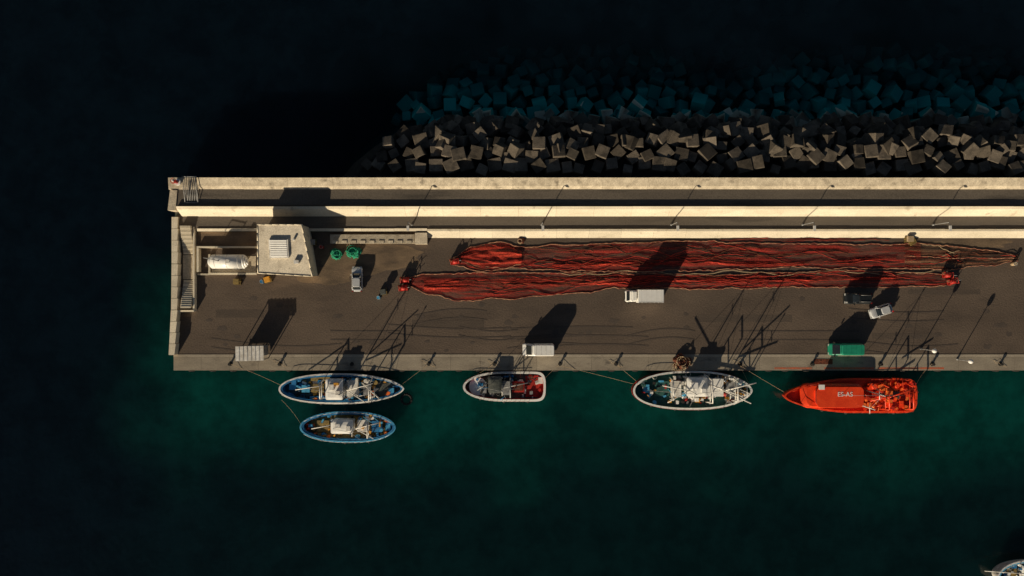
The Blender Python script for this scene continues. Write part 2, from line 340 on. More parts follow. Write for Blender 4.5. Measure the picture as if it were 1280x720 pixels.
for (a,b,c,d_,h,t) in ((249,322,308.2,310.2,1.0,1.1),(249,251.5,310.5,340,1.0,1.1),(262,322,341,343.5,.5,1.0),(248,262,342,344,.4,.8),(262,264,318,341,.5,.9)):
    pb.box((X(a)+X(b))/2,(Y(c)+Y(d_))/2,h/2,(b-a)/S,(d_-c)/S,h,t=t)
pb.make('compound_wall',M['conc'])
pb=PB(); pb.box((X(265)+X(320))/2,Y(330),.04,55/S,20/S,.08); pb.make('tank_slab_pavement',M['conc2'])
pb=PB(); pb.box((X(414)+X(519))/2,Y(299),.35,105/S,11/S,.7,t=.8); pb.box((X(519.5)+X(535))/2,Y(298.5),.5,15/S,14/S,1.0,t=1.2)
for i in range(9): pb.box(X(420+i*11.5),Y(303),.75,.9,.5,.12,t=random.uniform(.9,1.3))
pb.make('low_concrete_wall',M['conc2'])
t=Obj('storage_tank',P(290.5,327.5,0))
R=1.2; L=2.7
prof=[(-L-.75,.15),(-L-.6,.6),(-L-.3,.95),(-L,R),(L,R),(L+.3,.95),(L+.6,.6),(L+.75,.15)]
tp=t('shell','whitep')
for (xa,ra),(xb,rb) in zip(prof,prof[1:]): tp.cyl((xa,0,1.75),(xb,0,1.75),ra,rb,n=28)
for xs in (-1.8,1.8): t('saddles','grey').box(xs,0,.4,.4,1.9,.8)
for xs in (-2,0,2): t('bands','dirtywhite').cyl((xs-.05,0,1.75),(xs+.05,0,1.75),R+.02,n=28)
t('manhole','dirtywhite').cyl((.4,0,2.9),(.4,0,3.15),.35,n=14); t('pipes','grey').cyl((-1.2,.1,2.9),(-1.2,.1,3.3),.1); t('pipes','grey').cyl((-1.2,.1,3.2),(-3.6,.6,3.2),.06); t('pipes','grey').cyl((-3.6,.6,3.2),(-3.6,.6,.1),.06)
t('ladder','grey').cyl((1.2,-1.25,.1),(1.2,-1.25,2.4),.04);t('ladder','grey').cyl((1.6,-1.25,.1),(1.6,-1.25,2.4),.04)
for i in range(7): t('ladder','grey').cyl((1.2,-1.25,.3+i*.3),(1.6,-1.25,.3+i*.3),.03)
t.done()
# ------------------------------------------------------------------ building
b=Obj('harbour_building'); H=3.7
pts=[(325,281),(381,281),(391,346),(322,342)]
def poly(o): 
    cx=sum(p[0] for p in pts)/4; cy=sum(p[1] for p in pts)/4
    return [tuple(P(p[0]+(-o if p[0]>cx else o),p[1]+(-o if p[1]>cy else o),H).xy) for p in pts][::-1]
ys0=P(0,346,H).y
def rz(dz): return lambda x,y: H+dz+(y-ys0)*.16
b('walls','roofc').stack([(poly(1.2),0),(poly(1.2),rz(-.2))])
b('roof_slab','roofc').stack([(poly(0),rz(-.18)),(poly(0),rz(0))])
pp=poly(.7)
for i in range(4):
    n=6
    for k in range(n):
        p=Vector(pp[i]).lerp(Vector(pp[(i+1)%4]),k/n); q=Vector(pp[i]).lerp(Vector(pp[(i+1)%4]),(k+1)/n)
        b('roof_upstand','conc').cyl((p.x,p.y,rz(.05)(p.x,p.y)),(q.x,q.y,rz(.05)(q.x,q.y)),.09,n=6)
c=P(349.5,311,H+.6); zc=rz(0)(c.x,c.y); Rx=Matrix.Rotation(math.atan(.16),3,'X')
b('skylight_frame','dirtywhite').box(c.x,c.y,zc+.18,3.2,3.1,.4,M3=Rx)
for i in range(8): b('skylight_louvres','whitep').box(c.x,c.y-1.25+i*.36,zc+.42+(-1.25+i*.36)*.16,2.8,.26,.06,M3=Matrix.Rotation(.3,3,'X'))
c=P(370,300,H); zc=rz(0)(c.x,c.y); b('roof_vents','dirtywhite').cyl((c.x,c.y,zc-.1),(c.x,c.y,zc+.5),.2); b('roof_vents','dirtywhite').box(c.x+.3,c.y-3.7,zc-.3,.8,.6,.5)
yb=P(355,341,H).y
b('door','blue').box(c.x-1,yb+.02,1.1,1.1,.12,2.1); b('door_frame','conc').box(c.x-1,yb+.04,1.15,1.4,.1,2.3)
b('windows','glass').box(c.x-4.3,yb+.12,1.7,1.3,.14,1.0); b('window_sills','conc').box(c.x-4.3,yb+.1,1.15,1.5,.26,.08)
b.done()
# ------------------------------------------------------------------ breakwater
def slope(y):
    pts=[(18,2.2),(22.5,2.1),(26,1.0),(28,-.5),(30,-2.9),(36,-4.6),(44,-7.6),(60,-12)]
    for (a,za),(b_,zb) in zip(pts,pts[1:]):
        if y<=b_: return za+(zb-za)*(y-a)/(b_-a)
    return -11
bk=PB(); size=2.2
y=20.8; row=0
while y<45:
    sub=y>30.5
    x0_=-27+max(0,(y-19.5))*1.0 + (0 if not sub else -6)
    x=x0_+random.uniform(0,1.5)
    while x<XR-20:
        jx,jy=random.uniform(-.4,.4),random.uniform(-.6,.6)
        z=slope(y+jy)+random.uniform(-.7,.35)
        if sub: z+=random.uniform(-.8,.6)
        if x< x0_+5 : z-=random.uniform(.4,1.8)
        k=.22 if y<24 else (.5 if y<27 else .8)
        R=Matrix.Rotation(random.gauss(0,.4 if y<25 else .9),3,'Z')@Matrix.Rotation(random.gauss(0,k*.5),3,'X')@Matrix.Rotation(random.gauss(0,k*.5),3,'Y')
        s_=size*random.uniform(.72,1.12)
        bk.box(x+jx,y+jy,z-.3,s_,s_*random.uniform(.85,1.1),s_,M3=R,t=random.uniform(.45,1.4))
        x+=size*random.uniform(.9,1.3 if not sub else 1.7)
    y+=2.05
for i in range(170):
    x=random.uniform(-16,XR-30); y=random.uniform(23.5,31)
    R=Matrix.Rotation(random.uniform(0,3),3,'Z')@Matrix.Rotation(random.gauss(0,.5),3,'X')@Matrix.Rotation(random.gauss(0,.5),3,'Y')
    s_=size*random.uniform(.7,1.05)
    bk.box(x,y,slope(y)+.3,s_,s_,s_,M3=R,t=random.uniform(.45,1.25))
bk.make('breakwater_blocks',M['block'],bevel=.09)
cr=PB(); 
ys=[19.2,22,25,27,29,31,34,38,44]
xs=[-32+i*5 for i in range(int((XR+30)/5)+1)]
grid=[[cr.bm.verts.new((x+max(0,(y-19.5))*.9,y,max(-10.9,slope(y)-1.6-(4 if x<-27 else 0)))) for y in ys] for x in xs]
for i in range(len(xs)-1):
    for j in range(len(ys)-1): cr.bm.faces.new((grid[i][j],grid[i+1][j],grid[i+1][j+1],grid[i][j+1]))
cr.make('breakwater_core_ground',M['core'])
# ------------------------------------------------------------------ nets
def interp(l,x):
    if x<=l[0][0]: return l[0][1]
    for (a,va),(b_,vb) in zip(l,l[1:]):
        if x<=b_: 
            t=(x-a)/(b_-a); t=t*t*(3-2*t); return va+(vb-va)*t
    return l[-1][1]
def net(name,top,bot,m,h=.35,seed=0,floats=(0,1),cords=8,cm=('cordred','cordred','netbrown')):
    o=Obj(name); p=o('net_mesh',m); x0=top[0][0]; x1=top[-1][0]; n=int((x1-x0)/2.2); mm=18; g=[]
    def pt(x,v,dz=0):
        a=interp(top,x)+1.8*noise.noise(Vector((x*.05,seed,0))); b_=interp(bot,x)+2.6*noise.noise(Vector((x*.04,seed,5)))
        a+=1.2*noise.noise(Vector((x*.2,seed,2))); b_+=1.5*noise.noise(Vector((x*.17,seed,7)))
        py=a+(b_-a)*v; c=P(x,py)
        e=min(1,6*v*(1-v)+.05)
        f=noise.noise(Vector((x*.018,v*7+noise.noise(Vector((x*.02,3,seed)))*1.5,seed)))+.5*noise.noise(Vector((x*.09,v*12,seed+4)))
        z=.05+e*h*(.45+.9*f)
        return Vector((c.x,c.y,max(.05,z)+dz))
    for i in range(n+1):
        x=x0+(x1-x0)*i/n; g.append([p.bm.verts.new(pt(x,j/mm)) for j in range(mm+1)])
    for i in range(n):
        for j in range(mm):
            f=p.bm.faces.new((g[i][j],g[i+1][j],g[i+1][j+1],g[i][j+1])); f.smooth=True
    o.done()
    for v in floats:
        tube('float_line',[pt(x0+(x1-x0)*i/n,v+.04*noise.noise(Vector((i*.05,v,seed+9))),.05) for i in range(n+1)],.06,'floatl',o.e)
    for c in range(cords):
        v0=random.uniform(.1,.9); a=random.uniform(0,.7); l=random.uniform(.12,.35)
        i0=int(n*a); i1=int(min(n,n*(a+l)))
        tube('cord',[pt(x0+(x1-x0)*i/n,min(.98,max(.02,v0+.6*noise.noise(Vector((i*.04,c*3.3,seed))))),.03) for i in range(i0,i1)],.045,random.choice(cm),o.e)
    return o.e
net('fishing_net',[(566,323),(590,308),(620,303),(655,309),(700,306),(780,304),(850,301),(940,304),(1050,305),(1150,306)],
    [(566,331),(600,339),(650,335),(700,338),(800,340),(900,337),(1000,334),(1100,336),(1150,336)],'net',.2,1,(0,1),20)
net('fishing_net',[(690,330),(780,326),(860,321),(950,327),(1040,324),(1120,321)],[(690,334),(780,333),(860,330),(950,333),(1040,331),(1120,324)],'netbright',.28,8,(),3)
net('fishing_net',[(1130,304),(1180,307),(1230,312),(1272,319)],[(1130,335),(1180,337),(1240,331),(1272,326)],'net2',.25,2,(0,.5,1),8,('rope','cordred','netbrown'))
net('fishing_net',[(503,350),(530,343),(600,340.5),(700,341),(800,342),(900,344),(960,341),(1060,338),(1150,341),(1190,344)],
    [(503,357),(540,368),(580,376),(640,373),(720,366),(780,360),(900,361),(1000,359),(1100,359),(1190,357)],'net',.2,3,(0,1),20)
net('fishing_net',[(530,350),(600,347),(700,346),(800,345),(900,348),(1000,347),(1120,345)],[(530,363),(600,362),(700,358),(800,354),(900,354),(1000,352),(1120,349)],'netbright',.3,9,(),5)
net('fishing_net',[(900,298.3),(960,297.3),(1060,297.7),(1112,299.2)],[(900,300),(960,301.5),(1060,301.5),(1112,300)],'net',.2,4,(),2)
net('fishing_net',[(575,316),(600,306),(630,304),(652,313)],[(575,327),(600,333),(630,335),(652,330)],'netbright',.5,5,(1,),6)
tube('mooring_rope',[P(700+i*12,341+2.5*math.sin(i*.6)+1.5*math.sin(i*1.7),.12) for i in range(40)],.05,'rope')
def cart(px,py):
    o=Obj('net_cart',P(px,py),random.uniform(-.4,.4))
    o('frame','red').box(0,0,.5,1.5,1.0,.12)
    for sx in (-.7,.7):
        for sy in (-.45,.45):
            o('frame','red').cyl((sx,sy,.5),(sx,sy,1.3),.05); o('wheels','black').cyl((sx*.8,sy*1.1,.25),(sx*.8,sy*1.25,.25),.25,n=12)
        o('frame','red').cyl((sx,-.45,1.3),(sx,.45,1.3),.05)
    o('net_bundle','red').ball((.1,0,.85),.55,(1.1,.8,.6),.5); o('net_bundle_end','netbrown').ball((-.6,.3,.75),.35,(1,.9,.7),.5)
    o('handle','grey').cyl((.7,0,1.2),(1.2,0,1.5),.04)
    o.done()
for q in ((569,327),(507,350),(505,360),(1181,344),(1187,352)): cart(*q)
# ------------------------------------------------------------------ vehicles
def wheels(o,L,W,r,fx,rx):
    for x in (fx,rx):
        for s_ in (-1,1):
            o('tyres','black').cyl((x,s_*(W/2-.22),r),(x,s_*(W/2+.01),r),r,n=18)
            o('hubs','grey').cyl((x,s_*(W/2),r),(x,s_*(W/2+.02),r),r*.55,n=12)
def lights(o,L,W,z):
    for s_ in (-1,1):
        o('headlamps','clear').box(L/2-.06,s_*(W/2-.3),z,.16,.36,.18); o('tail_lamps','redlamp').box(-L/2+.04,s_*(W/2-.2),z+.1,.12,.24,.3)
    o('bumpers','black').box(L/2-.02,0,.38,.12,W*.9,.2); o('bumpers','black').box(-L/2+.02,0,.38,.12,W*.9,.2)
def car(name,px,py,ang,paint,L=4.3,W=1.8,H=1.45,suv=False):
    o=Obj(name,P(px,py),math.radians(ang)); p=o('body',paint)
    k=H/1.45
    p.stack([(rr(-L/2+.12,L/2-.12,W/2-.08,.3),.2),(rr(-L/2,L/2,W/2,.45),.45*k),(rr(-L/2+.02,L/2-.03,W/2,.5),.68*k),(rr(-L/2+.10,L/2-.25,W/2-.09,.55),.86*k),(rr(-L/2+.2,L/2-.5,W/2-.16,.5),.9*k)],smooth=False)
    ra=-.46*L if suv else -.42*L; rt=-.42*L if suv else -.31*L
    o('windows','glass').stack([(rr(ra,.24*L,W/2-.12,.3),.87*k),(rr((ra+rt)/2,.16*L,W/2-.18,.3),1.15*k),(rr(rt,.06*L,W/2-.29,.3),1.38*k)])
    o('roof',paint).stack([(rr(rt-.02,.065*L,W/2-.28,.3),1.37*k),(rr(rt+.04,.03*L,W/2-.33,.3),1.45*k)])
    for s_ in (-1,1):
        for xb,xt in ((.235*L,.06*L),(-.08*L,-.10*L),(ra+.12,rt+.06)):
            o('pillars',paint).cyl((xb,s_*(W/2-.13),.87*k),(xt,s_*(W/2-.29),1.39*k),.05,n=6)
        o('mirrors',paint).box(.17*L,s_*(W/2+.06),.95*k,.16,.2,.14)
        o('door_seams','black').box(-.07*L,s_*(W/2+.001),.6*k,.02,.012,.45*k)
    o('bonnet_seam','black').box(.27*L,0,.905*k,.02,W*.7,.006)
    lights(o,L,W,.66*k); wheels(o,L,W,.32*k,.31*L,-.30*L); 
    if suv:
        for s_ in (-1,1): o('roof_rails','grey').cyl((rt+.3,s_*(W/2-.42),1.5*k),(.0,s_*(W/2-.42),1.5*k),.035)
    return o.done()
def van(name,px,py,ang,paint,L=5.4,W=2.0,H=2.5,small=False):
    o=Obj(name,P(px,py),math.radians(ang)); nose=.95 if small else 1.0
    zh=1.05 if small else 1.15
    o('body',paint).stack([(rr(-L/2+.05,L/2-.15,W/2-.06,.2),.28),(rr(-L/2,L/2,W/2,.3),.5),(rr(-L/2,L/2-.05,W/2,.35),zh-.15),(rr(-L/2,L/2-.45,W/2,.3),zh),(rr(-L/2+.02,L/2-nose-.75,W/2-.10,.3),H-.12),(rr(-L/2+.1,L/2-nose-.95,W/2-.2,.3),H)])
    xa,xb=L/2-.62,L/2-nose-.70
    o('windscreen','glass').quad([(xa+.10,-W/2+.2,zh+.06),(xa+.10,W/2-.2,zh+.06),(xb+.10,W/2-.28,H-.2),(xb+.10,-W/2+.28,H-.2)])
    for s_ in (-1,1):
        yy=lambda z:s_*(W/2-.10*(z-zh)/(H-.12-zh)+.012)
        o('side_windows','glass').quad([(xa-1.35,yy(zh+.15),zh+.15),(xa-.25,yy(zh+.15),zh+.15),(xb-.25,yy(H-.45),H-.45),(xa-1.35,yy(H-.45),H-.45)])
        o('mirrors','black').box(xa-.15,s_*(W/2+.14),zh+.25,.14,.24,.3)
        o('side_trim','black').box(-.1,s_*(W/2+.01),.62,L*.7,.03,.1)
        o('rear_windows','glass').box(-L/2-.002,s_*.45,H*.68,.02,.6,.5)
    n=5
    for i in range(n): o('roof_ribs','dirtywhite' if paint!='green' else 'green').box(-L*.38+i*L*.15,0,H+.005,.06,W-.6,.03)
    o('bonnet_seam','black').box(L/2-.46,0,zh+.002,.03,W*.75,.01)
    lights(o,L,W,.72); wheels(o,L,W,.34,L/2-.95,-L/2+1.1); return o.done()
car('silver_car',447.5,349,90,'silver',4.3,1.85,1.5)
car('silver_car',1098.5,388.5,198,'silver',4.0,1.8,1.45)
car('dark_car',1069.5,373,180,'darkcar',4.6,1.95,1.85,True)
van('white_van',672.5,436.5,180,'whitep',5.4,2.1,2.5)
van('green_van',1053.5,436,180,'green',5.7,2.05,2.0,True)
o=Obj('box_truck',P(803,370),math.pi); 
o('cab','whitep').stack([(rr(1.35,3.05,1.0,.25),.45),(rr(1.35,3.15,1.02,.3),1.1),(rr(1.35,2.95,1.0,.3),1.35),(rr(1.35,2.45,.93,.25),2.1),(rr(1.4,2.3,.88,.25),2.2)])
o('windscreen','glass').quad([(3.0,-.85,1.42),(3.0,.85,1.42),(2.58,.75,2.02),(2.58,-.75,2.02)])
for s_ in (-1,1):
    o('side_windows','glass').box(2.1,s_*.985,1.65,.8,.03,.5); o('mirrors','black').box(2.7,s_*1.2,1.6,.12,.3,.35)
    for i in range(7): o('box_side_posts','dirtywhite').box(-2.9+i*.68,s_*1.11,1.8,.06,.03,2.2)
    o('box_top_rails','dirtywhite').box(-.92,s_*1.06,3.02,4.1,.08,.06)
o('cargo_box','whitep').box(-.92,0,1.85,4.3,2.2,2.3)
o('box_roof','whitep').box(-.92,0,3.01,4.15,2.04,.03)
for i in range(5): o('roof_bows','whitep').box(-2.6+i*.85,0,3.03,.06,1.98,.015)
o('wind_deflector','whitep').box(1.75,0,2.35,.6,1.4,.3)
o('chassis','black').box(0,0,.55,6,1.0,.25); o('rear_bumper','black').box(-3.1,0,.5,.1,2,.2)
wheels(o,6.2,2.1,.4,2.2,-1.8); lights(o,6.3,2.0,.75); o.done()
# ------------------------------------------------------------------ small yard things
def pile(px,py,r,m,name):
    o=Obj(name,P(px,py))
    for i in range(7): o('heap',m).ball((random.uniform(-r,r)*.6,random.uniform(-r,r)*.6,.25),r*random.uniform(.35,.6),(1,1,.6),.7,3)
    for i in range(3): o('coils','rope' if m!='netgreen' else m).ring((random.uniform(-.3,.3)*r,random.uniform(-.3,.3)*r,.4*r+.1*i),r*random.uniform(.5,.8),.06)
    o.done()
pile(421,318,1.1,'netgreen','green_net_pile'); pile(443,315,1.2,'netgreen','green_net_pile'); pile(852,452.5,1.4,'netbrown','brown_net_pile'); pile(847,456,.9,'netbrown','brown_net_pile')
pile(651,301,.6,'netbrown','brown_net_pile')
def pallet(px,py,m='wood',a=0,stk=3,load=None):
    o=Obj('wooden_pallet',P(px,py),a)
    for k in range(stk):
        for i in range(6): o('slats',m).box(-.5+i*.2,0,.14+k*.16,.14,1.1,.03)
        for i in (-.5,0,.5): o('bearers',m).box(0,i*.95,.07+k*.16,1.2,.1,.1)
    if load: o('load',load).box(0,0,.14+stk*.16+.3,.95,.9,.5)
    o.done()
pallet(298,352,load='wood'); pallet(336,349.5,a=.3,load='amber'); pallet(1134,299,load='rope'); pallet(480,365,load='deckgrey',a=.2); pallet(1139,302,a=.5); pallet(392,303,load='grey')
def barrel(px,py,m):
    o=Obj('oil_drum',P(px,py)); o('drum',m).cyl((0,0,0),(0,0,.9),.32,n=16); o('rim','grey').ring((0,0,.9),.31,.03); o('cap','grey').cyl((.15,0,.9),(.15,0,.94),.05); o.done()
for q in ((329,352,'blue'),(403,309,'red'),(474,372,'bluelt'),(1265,330,'rope')): barrel(*q)
o=Obj('open_shelter',P(319.5,440,0))
for sx in (-2.2,0,2.2):
    for sy in (-1.1,1.1): o('posts','grey').cyl((sx,sy,0),(sx,sy,2.7),.09)
for i in range(14): o('roof_sheets','dirtywhite').box(-2.2+i*.34,0,2.8+(.05 if i%2 else 0),.345,2.5,.04)
o('beams','dirtywhite').box(0,-1.1,2.68,4.8,.12,.12); o('beams','dirtywhite').box(0,1.1,2.68,4.8,.12,.12)
o('bench','wood').box(0,.6,.5,3.6,.5,.08)
for sx in (-1.5,1.5): o('bench_legs','grey').box(sx,.6,.23,.1,.4,.46)
o('back_panel','grey').box(.4,1.14,1.3,3.4,.05,2.3); o('side_panel','grey').box(2.24,.3,1.2,.05,1.5,2.0)
o.e.rotation_euler[2]=.02; o.done()
def lamp(px,py,h,z=0.0,arm=(.0,1.2),globe=False,name='street_lamp'):
    o=Obj(name,P(px,py,z)); o('base','grey').cyl((0,0,0),(0,0,.4),.2,.14,n=10); o('pole','grey').cyl((0,0,.3),(0,0,h),.09,.06,n=8)
    if globe: o('globe','whitep').ball((0,0,h+.25),.4); o('collar','grey').cyl((0,0,h-.1),(0,0,h+.05),.15)
    else:
        o('arm','grey').cyl((0,0,h),(arm[0]*.7,arm[1]*.7,h+.25),.05); o('head','dirtywhite').box(arm[0],arm[1],h+.27,.4,.85,.14,rot=0); o('lens','clear').box(arm[0],arm[1],h+.19,.25,.5,.03)
    o.done()
for px in (515,677,839,1003,1166,1330,1495): lamp(px,281,4.5,.85,arm=(0,-1.0))
lamp(1151,436,3.6,globe=True); lamp(1196,449,3.4,globe=True)
def bollard(px,py=455):
    o=Obj('mooring_bollard',P(px,py,.03)); o('foot','black').cyl((0,0,0),(0,0,.08),.35,n=12); o('post','black').cyl((0,0,.08),(0,0,.5),.2,.17,n=12); o('head','black').cyl((0,0,.5),(0,0,.62),.28,.24,n=12); o.done()
BL=[288,350,440,536,618,700,770,856,925,1015,1100,1165,1250]
for b_ in BL: bollard(b_)
def rope(a,b_,sag=.3,n=10,r=.022,m='rope',w=0):
    a=Vector(a);b_=Vector(b_); pts=[]
    for i in range(n+1):
        t=i/n; p=a.lerp(b_,t); p.z-=sag*4*t*(1-t); p.y+=w*math.sin(t*9); pts.append(p)
    return tube('mooring_rope',pts,r,m)
for b_ in (350,536,618,770,925,1250):
    rope(P(b_,455,.3),P(b_-9,451,.08),0,w=.15); rope(P(b_,455,.3),P(b_+8,459,.08),0,w=.1)
o=Obj('quay_fenders')
for px in range(240,1300,24):
    c=P(px+random.uniform(-3,3),463); cc=Vector((c.x,c.y-.14,-.75))
    for i in range(12):
        a0=2*math.pi*i/12;a1=2*math.pi*(i+1)/12
        o('tyres','black').cyl(cc+Vector((.45*math.cos(a0),0,.45*math.sin(a0))),cc+Vector((.45*math.cos(a1),0,.45*math.sin(a1))),.13,n=6)
o.done()
# ------------------------------------------------------------------ boats
class Boat:
    def __init__(s,name,px0,px1,py0,py1,hull,rim,inner,deck,L=(2.4,.5),R=(2.2,.7),rot=0,fb=1.9,sheerL=.6,sheerR=.2,bul=.7,cap=.22,cover=None):
        s.cx=(px0+px1)/2; s.cy=(py0+py1)/2; s.L=(px1-px0)/S; s.W=(py1-py0)/S
        c=P(s.cx,s.cy,0); s.o=Obj(name,(c.x,c.y,WZ),rot); s.fb=fb; s.dz=fb-bul
        s.Lp=L; s.Rp=R
        def hw(u):
            p,q=(L if u<0 else R); return (max(0,1-abs(u)**p))**q
        def out(k,kx=None,inset=0):
            kx=kx or k; n=30; pts=[]
            us=[-math.cos(math.pi*i/n) for i in range(n+1)]
            A=s.L/2*kx-inset; B=s.W/2*k-inset
            for u in us[:-1]: pts.append((u*A,-max(.02,hw(u)*B)))
            for u in us[::-1][:-1]: pts.append((u*A,max(.02,hw(u)*B)))
            return pts
        def zg(dz): return lambda x,y: fb+dz+(sheerL*max(0,-x/(s.L/2))**2.2+sheerR*max(0,x/(s.L/2))**2.2)
        s.zg=zg
        o=s.o
        o('hull',hull).stack([(out(.72,.86),-.8),(out(.84,.93),0),(out(.93,.97),fb*.5),(out(1),zg(-.12))],capt=False,smooth=True)
        o('rubbing_strake',rim).stack([(out(1.0,1.0),zg(-.16)),(out(1.015,1.005),zg(-.14)),(out(1.015,1.005),zg(0)),(out(1,1,cap),zg(.02)),(out(1,1,cap),zg(-.12))],capb=False,capt=False)
        ci=cap
        if cover:
            ci=cap+.3; o('covering_board',cover).stack([(out(1,1,cap+.004),zg(-.04)),(out(1,1,ci),zg(-.04)),(out(1,1,ci),zg(-.12))],capb=False,capt=False)
        o('bulwark_inside',inner).stack([(out(1,1,ci+.005),zg(-.05)),(out(1,1,ci+.06),s.dz)],capb=False,capt=False)
        o('deck',deck).stack([(out(1,1,cap+.03),s.dz-.05),(out(1,1,cap+.03),s.dz)],capb=False)
        s.out=out
    def l(s,px,py): return ((px-s.cx)/S,(s.cy-py)/S)
    def bx(s,part,m,px,py,w,h,hz,z0=None,rot=0):
        x,y=s.l(px,py); z0=s.dz if z0 is None else z0
        s.o(part,m).box(x,y,z0+hz/2,w/S,h/S,hz,rot=rot)
    def house(s,px,py,w,h,hz,m='whitep',win=True,roof=None,z0=None):
        x,y=s.l(px,py); w/=S; h/=S; z0=s.dz if z0 is None else z0; o=s.o
        def r(e): return [(a+x,b_+y) for a,b_ in rr(-w/2-e,w/2+e,h/2+e,.3)]
        o('wheelhouse',m).stack([(r(0),z0),(r(-.05),z0+hz)])
        if win: o('wheelhouse_windows','glass').stack([(r(.0),z0+hz*.58),(r(-.02),z0+hz*.85)],capb=False,capt=False)
        # cambered roof falling to both sides
        o('wheelhouse_roof',roof or m).stack([(r(.12),z0+hz),(r(.12),z0+hz+.1),(r(-.3),z0+hz+.24),(r(-.8),z0+hz+.3)])
    def mast(s,px,py,h,r=.1,stays=True):
        x,y=s.l(px,py); o=s.o; o('mast','dirtywhite').cyl((x,y,s.dz),(x,y,h),r,r*.6)
        o('crosstree','dirtywhite').cyl((x,y-.9,h*.8),(x,y+.9,h*.8),.05)
        o('mast_lamp','clear').ball((x,y,h),.14,sub=1)
        if stays:
            for dx,dy in ((-s.L*.33,0),(s.L*.3,0),(.6,s.W*.42),(.6,-s.W*.42)):
                o('stays','grey').cyl((x,y,h*.95),(max(-s.L*.46,min(s.L*.46,x+dx)),dy,s.fb),.025,n=4)
    def boom(s,a,b_,r=.08,m='dirtywhite'):
        (ax,ay),(bx_,by)=s.l(a[0],a[1]),s.l(b_[0],b_[1]); s.o('booms',m).cyl((ax,ay,a[2]),(bx_,by,b_[2]),r)
    def gantry(s,px,py,w,h,m='dirtywhite'):
        x,y=s.l(px,py); o=s.o; w=w/S/2
        for q in (-1,1): o('gantry',m).cyl((x,y+q*w,s.dz),(x,y+q*w*.8,h),.1)
        o('gantry',m).cyl((x,y-w*.8,h),(x,y+w*.8,h),.1); o('gantry',m).cyl((x,y-w*.85,h*.75),(x,y+w*.85,h*.75),.07)
    def rail(s,a=-.46,b_=.46,h=.6,m='dirtywhite',side=(1,-1)):
        o=s.o
        for q in side:
            prev=None
            for i in range(15):
                u=a*2+(b_-a)*2*i/14; p,e=(s.Lp if u<0 else s.Rp); y=q*((max(0,1-abs(u)**p))**e*s.W/2-.12); x=u*s.L/2
                z=s.zg(0)(x,y)
                o('rails',m).cyl((x,y,z),(x,y,z+h),.03,n=5)
                if prev: o('rails',m).cyl(prev,(x,y,z+h),.035,n=5)
                prev=(x,y,z+h)
    def clutter(s,px0,px1,py0,py1,mats,n,zmax=.8,smin=.25,smax=.9):
        for i in range(n):
            px=random.uniform(px0,px1); py=random.uniform(py0,py1); x,y=s.l(px,py); m=random.choice(mats); k=random.random()
            a=random.uniform(smin,smax); b_=random.uniform(smin,smax)*.8; h=random.uniform(.15,zmax)
            u=x/(s.L/2); p,e=(s.Lp if u<0 else s.Rp); lim=(max(0,1-abs(u)**p))**e*s.W/2-.5
            if abs(y)>lim: y=math.copysign(max(0,lim),y)
            z=s.dz
            nm='deck_gear_'+m
            if k<.45: s.o(nm,m).box(x,y,z+h/2,a,b_,h,rot=random.choice([0,0,.3,-.4,1.57]))
            elif k<.62: s.o(nm,m).cyl((x,y,z),(x,y,z+h),a*.45,n=12)
            elif k<.78: s.o(nm,m).ball((x,y,z+.2),a*.5,(1.2,1,.6),.5)
            elif k<.9: s.o(nm,m).ring((x,y,z+.12),a*.5,.07,n=12)
            else:
                an=random.uniform(0,3.14); s.o(nm,m).cyl((x-math.cos(an)*a,y-math.sin(an)*a,z+h),(x+math.cos(an)*a,y+math.sin(an)*a,z+h+.3),.05)
    def fenders(s,pxs,top=True,m='black'):
        for px in pxs:
            x,_=s.l(px,0); u=x/(s.L/2); p,e=(s.Lp if u<0 else s.Rp)
            for q in ((1,-1) if top else (-1,)):
                y=q*((max(0,1-abs(u)**p))**e*s.W/2+.15); s.o('fenders',m).ball((x,y,s.fb*.6),.26,(1,1,1.7),sub=2)
# A
b=Boat('fishing_boat',350,505,467,505,'blue','whitep','blue','deckblue',(2.6,.5),(2.0,.62),fb=2.0,cap=.24,cover='blue')
b.house(421,485,20,24,2.3); b.bx('roof_gear','dirtywhite',418,482,6,7,.4,b.dz+2.5); b.bx('roof_gear','dirtywhite',426,489,5,5,.5,b.dz+2.5)
b.bx('life_raft','amber',424,478,6,3,.4,b.dz+2.5)
b.bx('engine_casing','dirtywhite',441,485,14,20,1.1); b.bx('fish_hold_hatch','wood',396,486,16,12,.4); b.bx('stern_platform','deckgrey',483,486,20,22,.3)
b.bx('net_bin','bluelt',382,486,10,9,.7); b.bx('bow_locker','bluelt',365,484,8,7,.5); b.bx('side_bin','wood',400,474,24,5,.5); b.bx('side_bin2','blue',398,498,22,5,.6); b.bx('net_bin2','bluelt',489,489,7,8,.7)
b.bx('winch','grey',458,487,7,13,.9); b.mast(436,486,9.0,.13); b.mast(473,486,7.0,.09,False); b.gantry(466,486,28,5.4); b.gantry(405,486,24,4.6)
b.boom((437,486,4.2),(472,475,6.3)); b.boom((437,486,3.8),(462,499,5.4)); b.boom((452,478,2.0),(476,496,3.6),.12,'whitep'); b.boom((405,480,4.5),(372,486,3.2))
b.clutter(362,498,472,501,['bluelt','blue','orangehi','wood','blue','whitep','amber','black','deckgrey'],95); b.clutter(432,472,472,500,['whitep','dirtywhite','grey','bluelt'],32,1.6); b.rail(-.47,.47); b.fenders((375,400,430,460,485)); b.o.done()
g=Obj('floating_tyre_fender',P(508,499,WZ)); g('tyre','black').ring((0,0,.05),.9,.22); g.done()
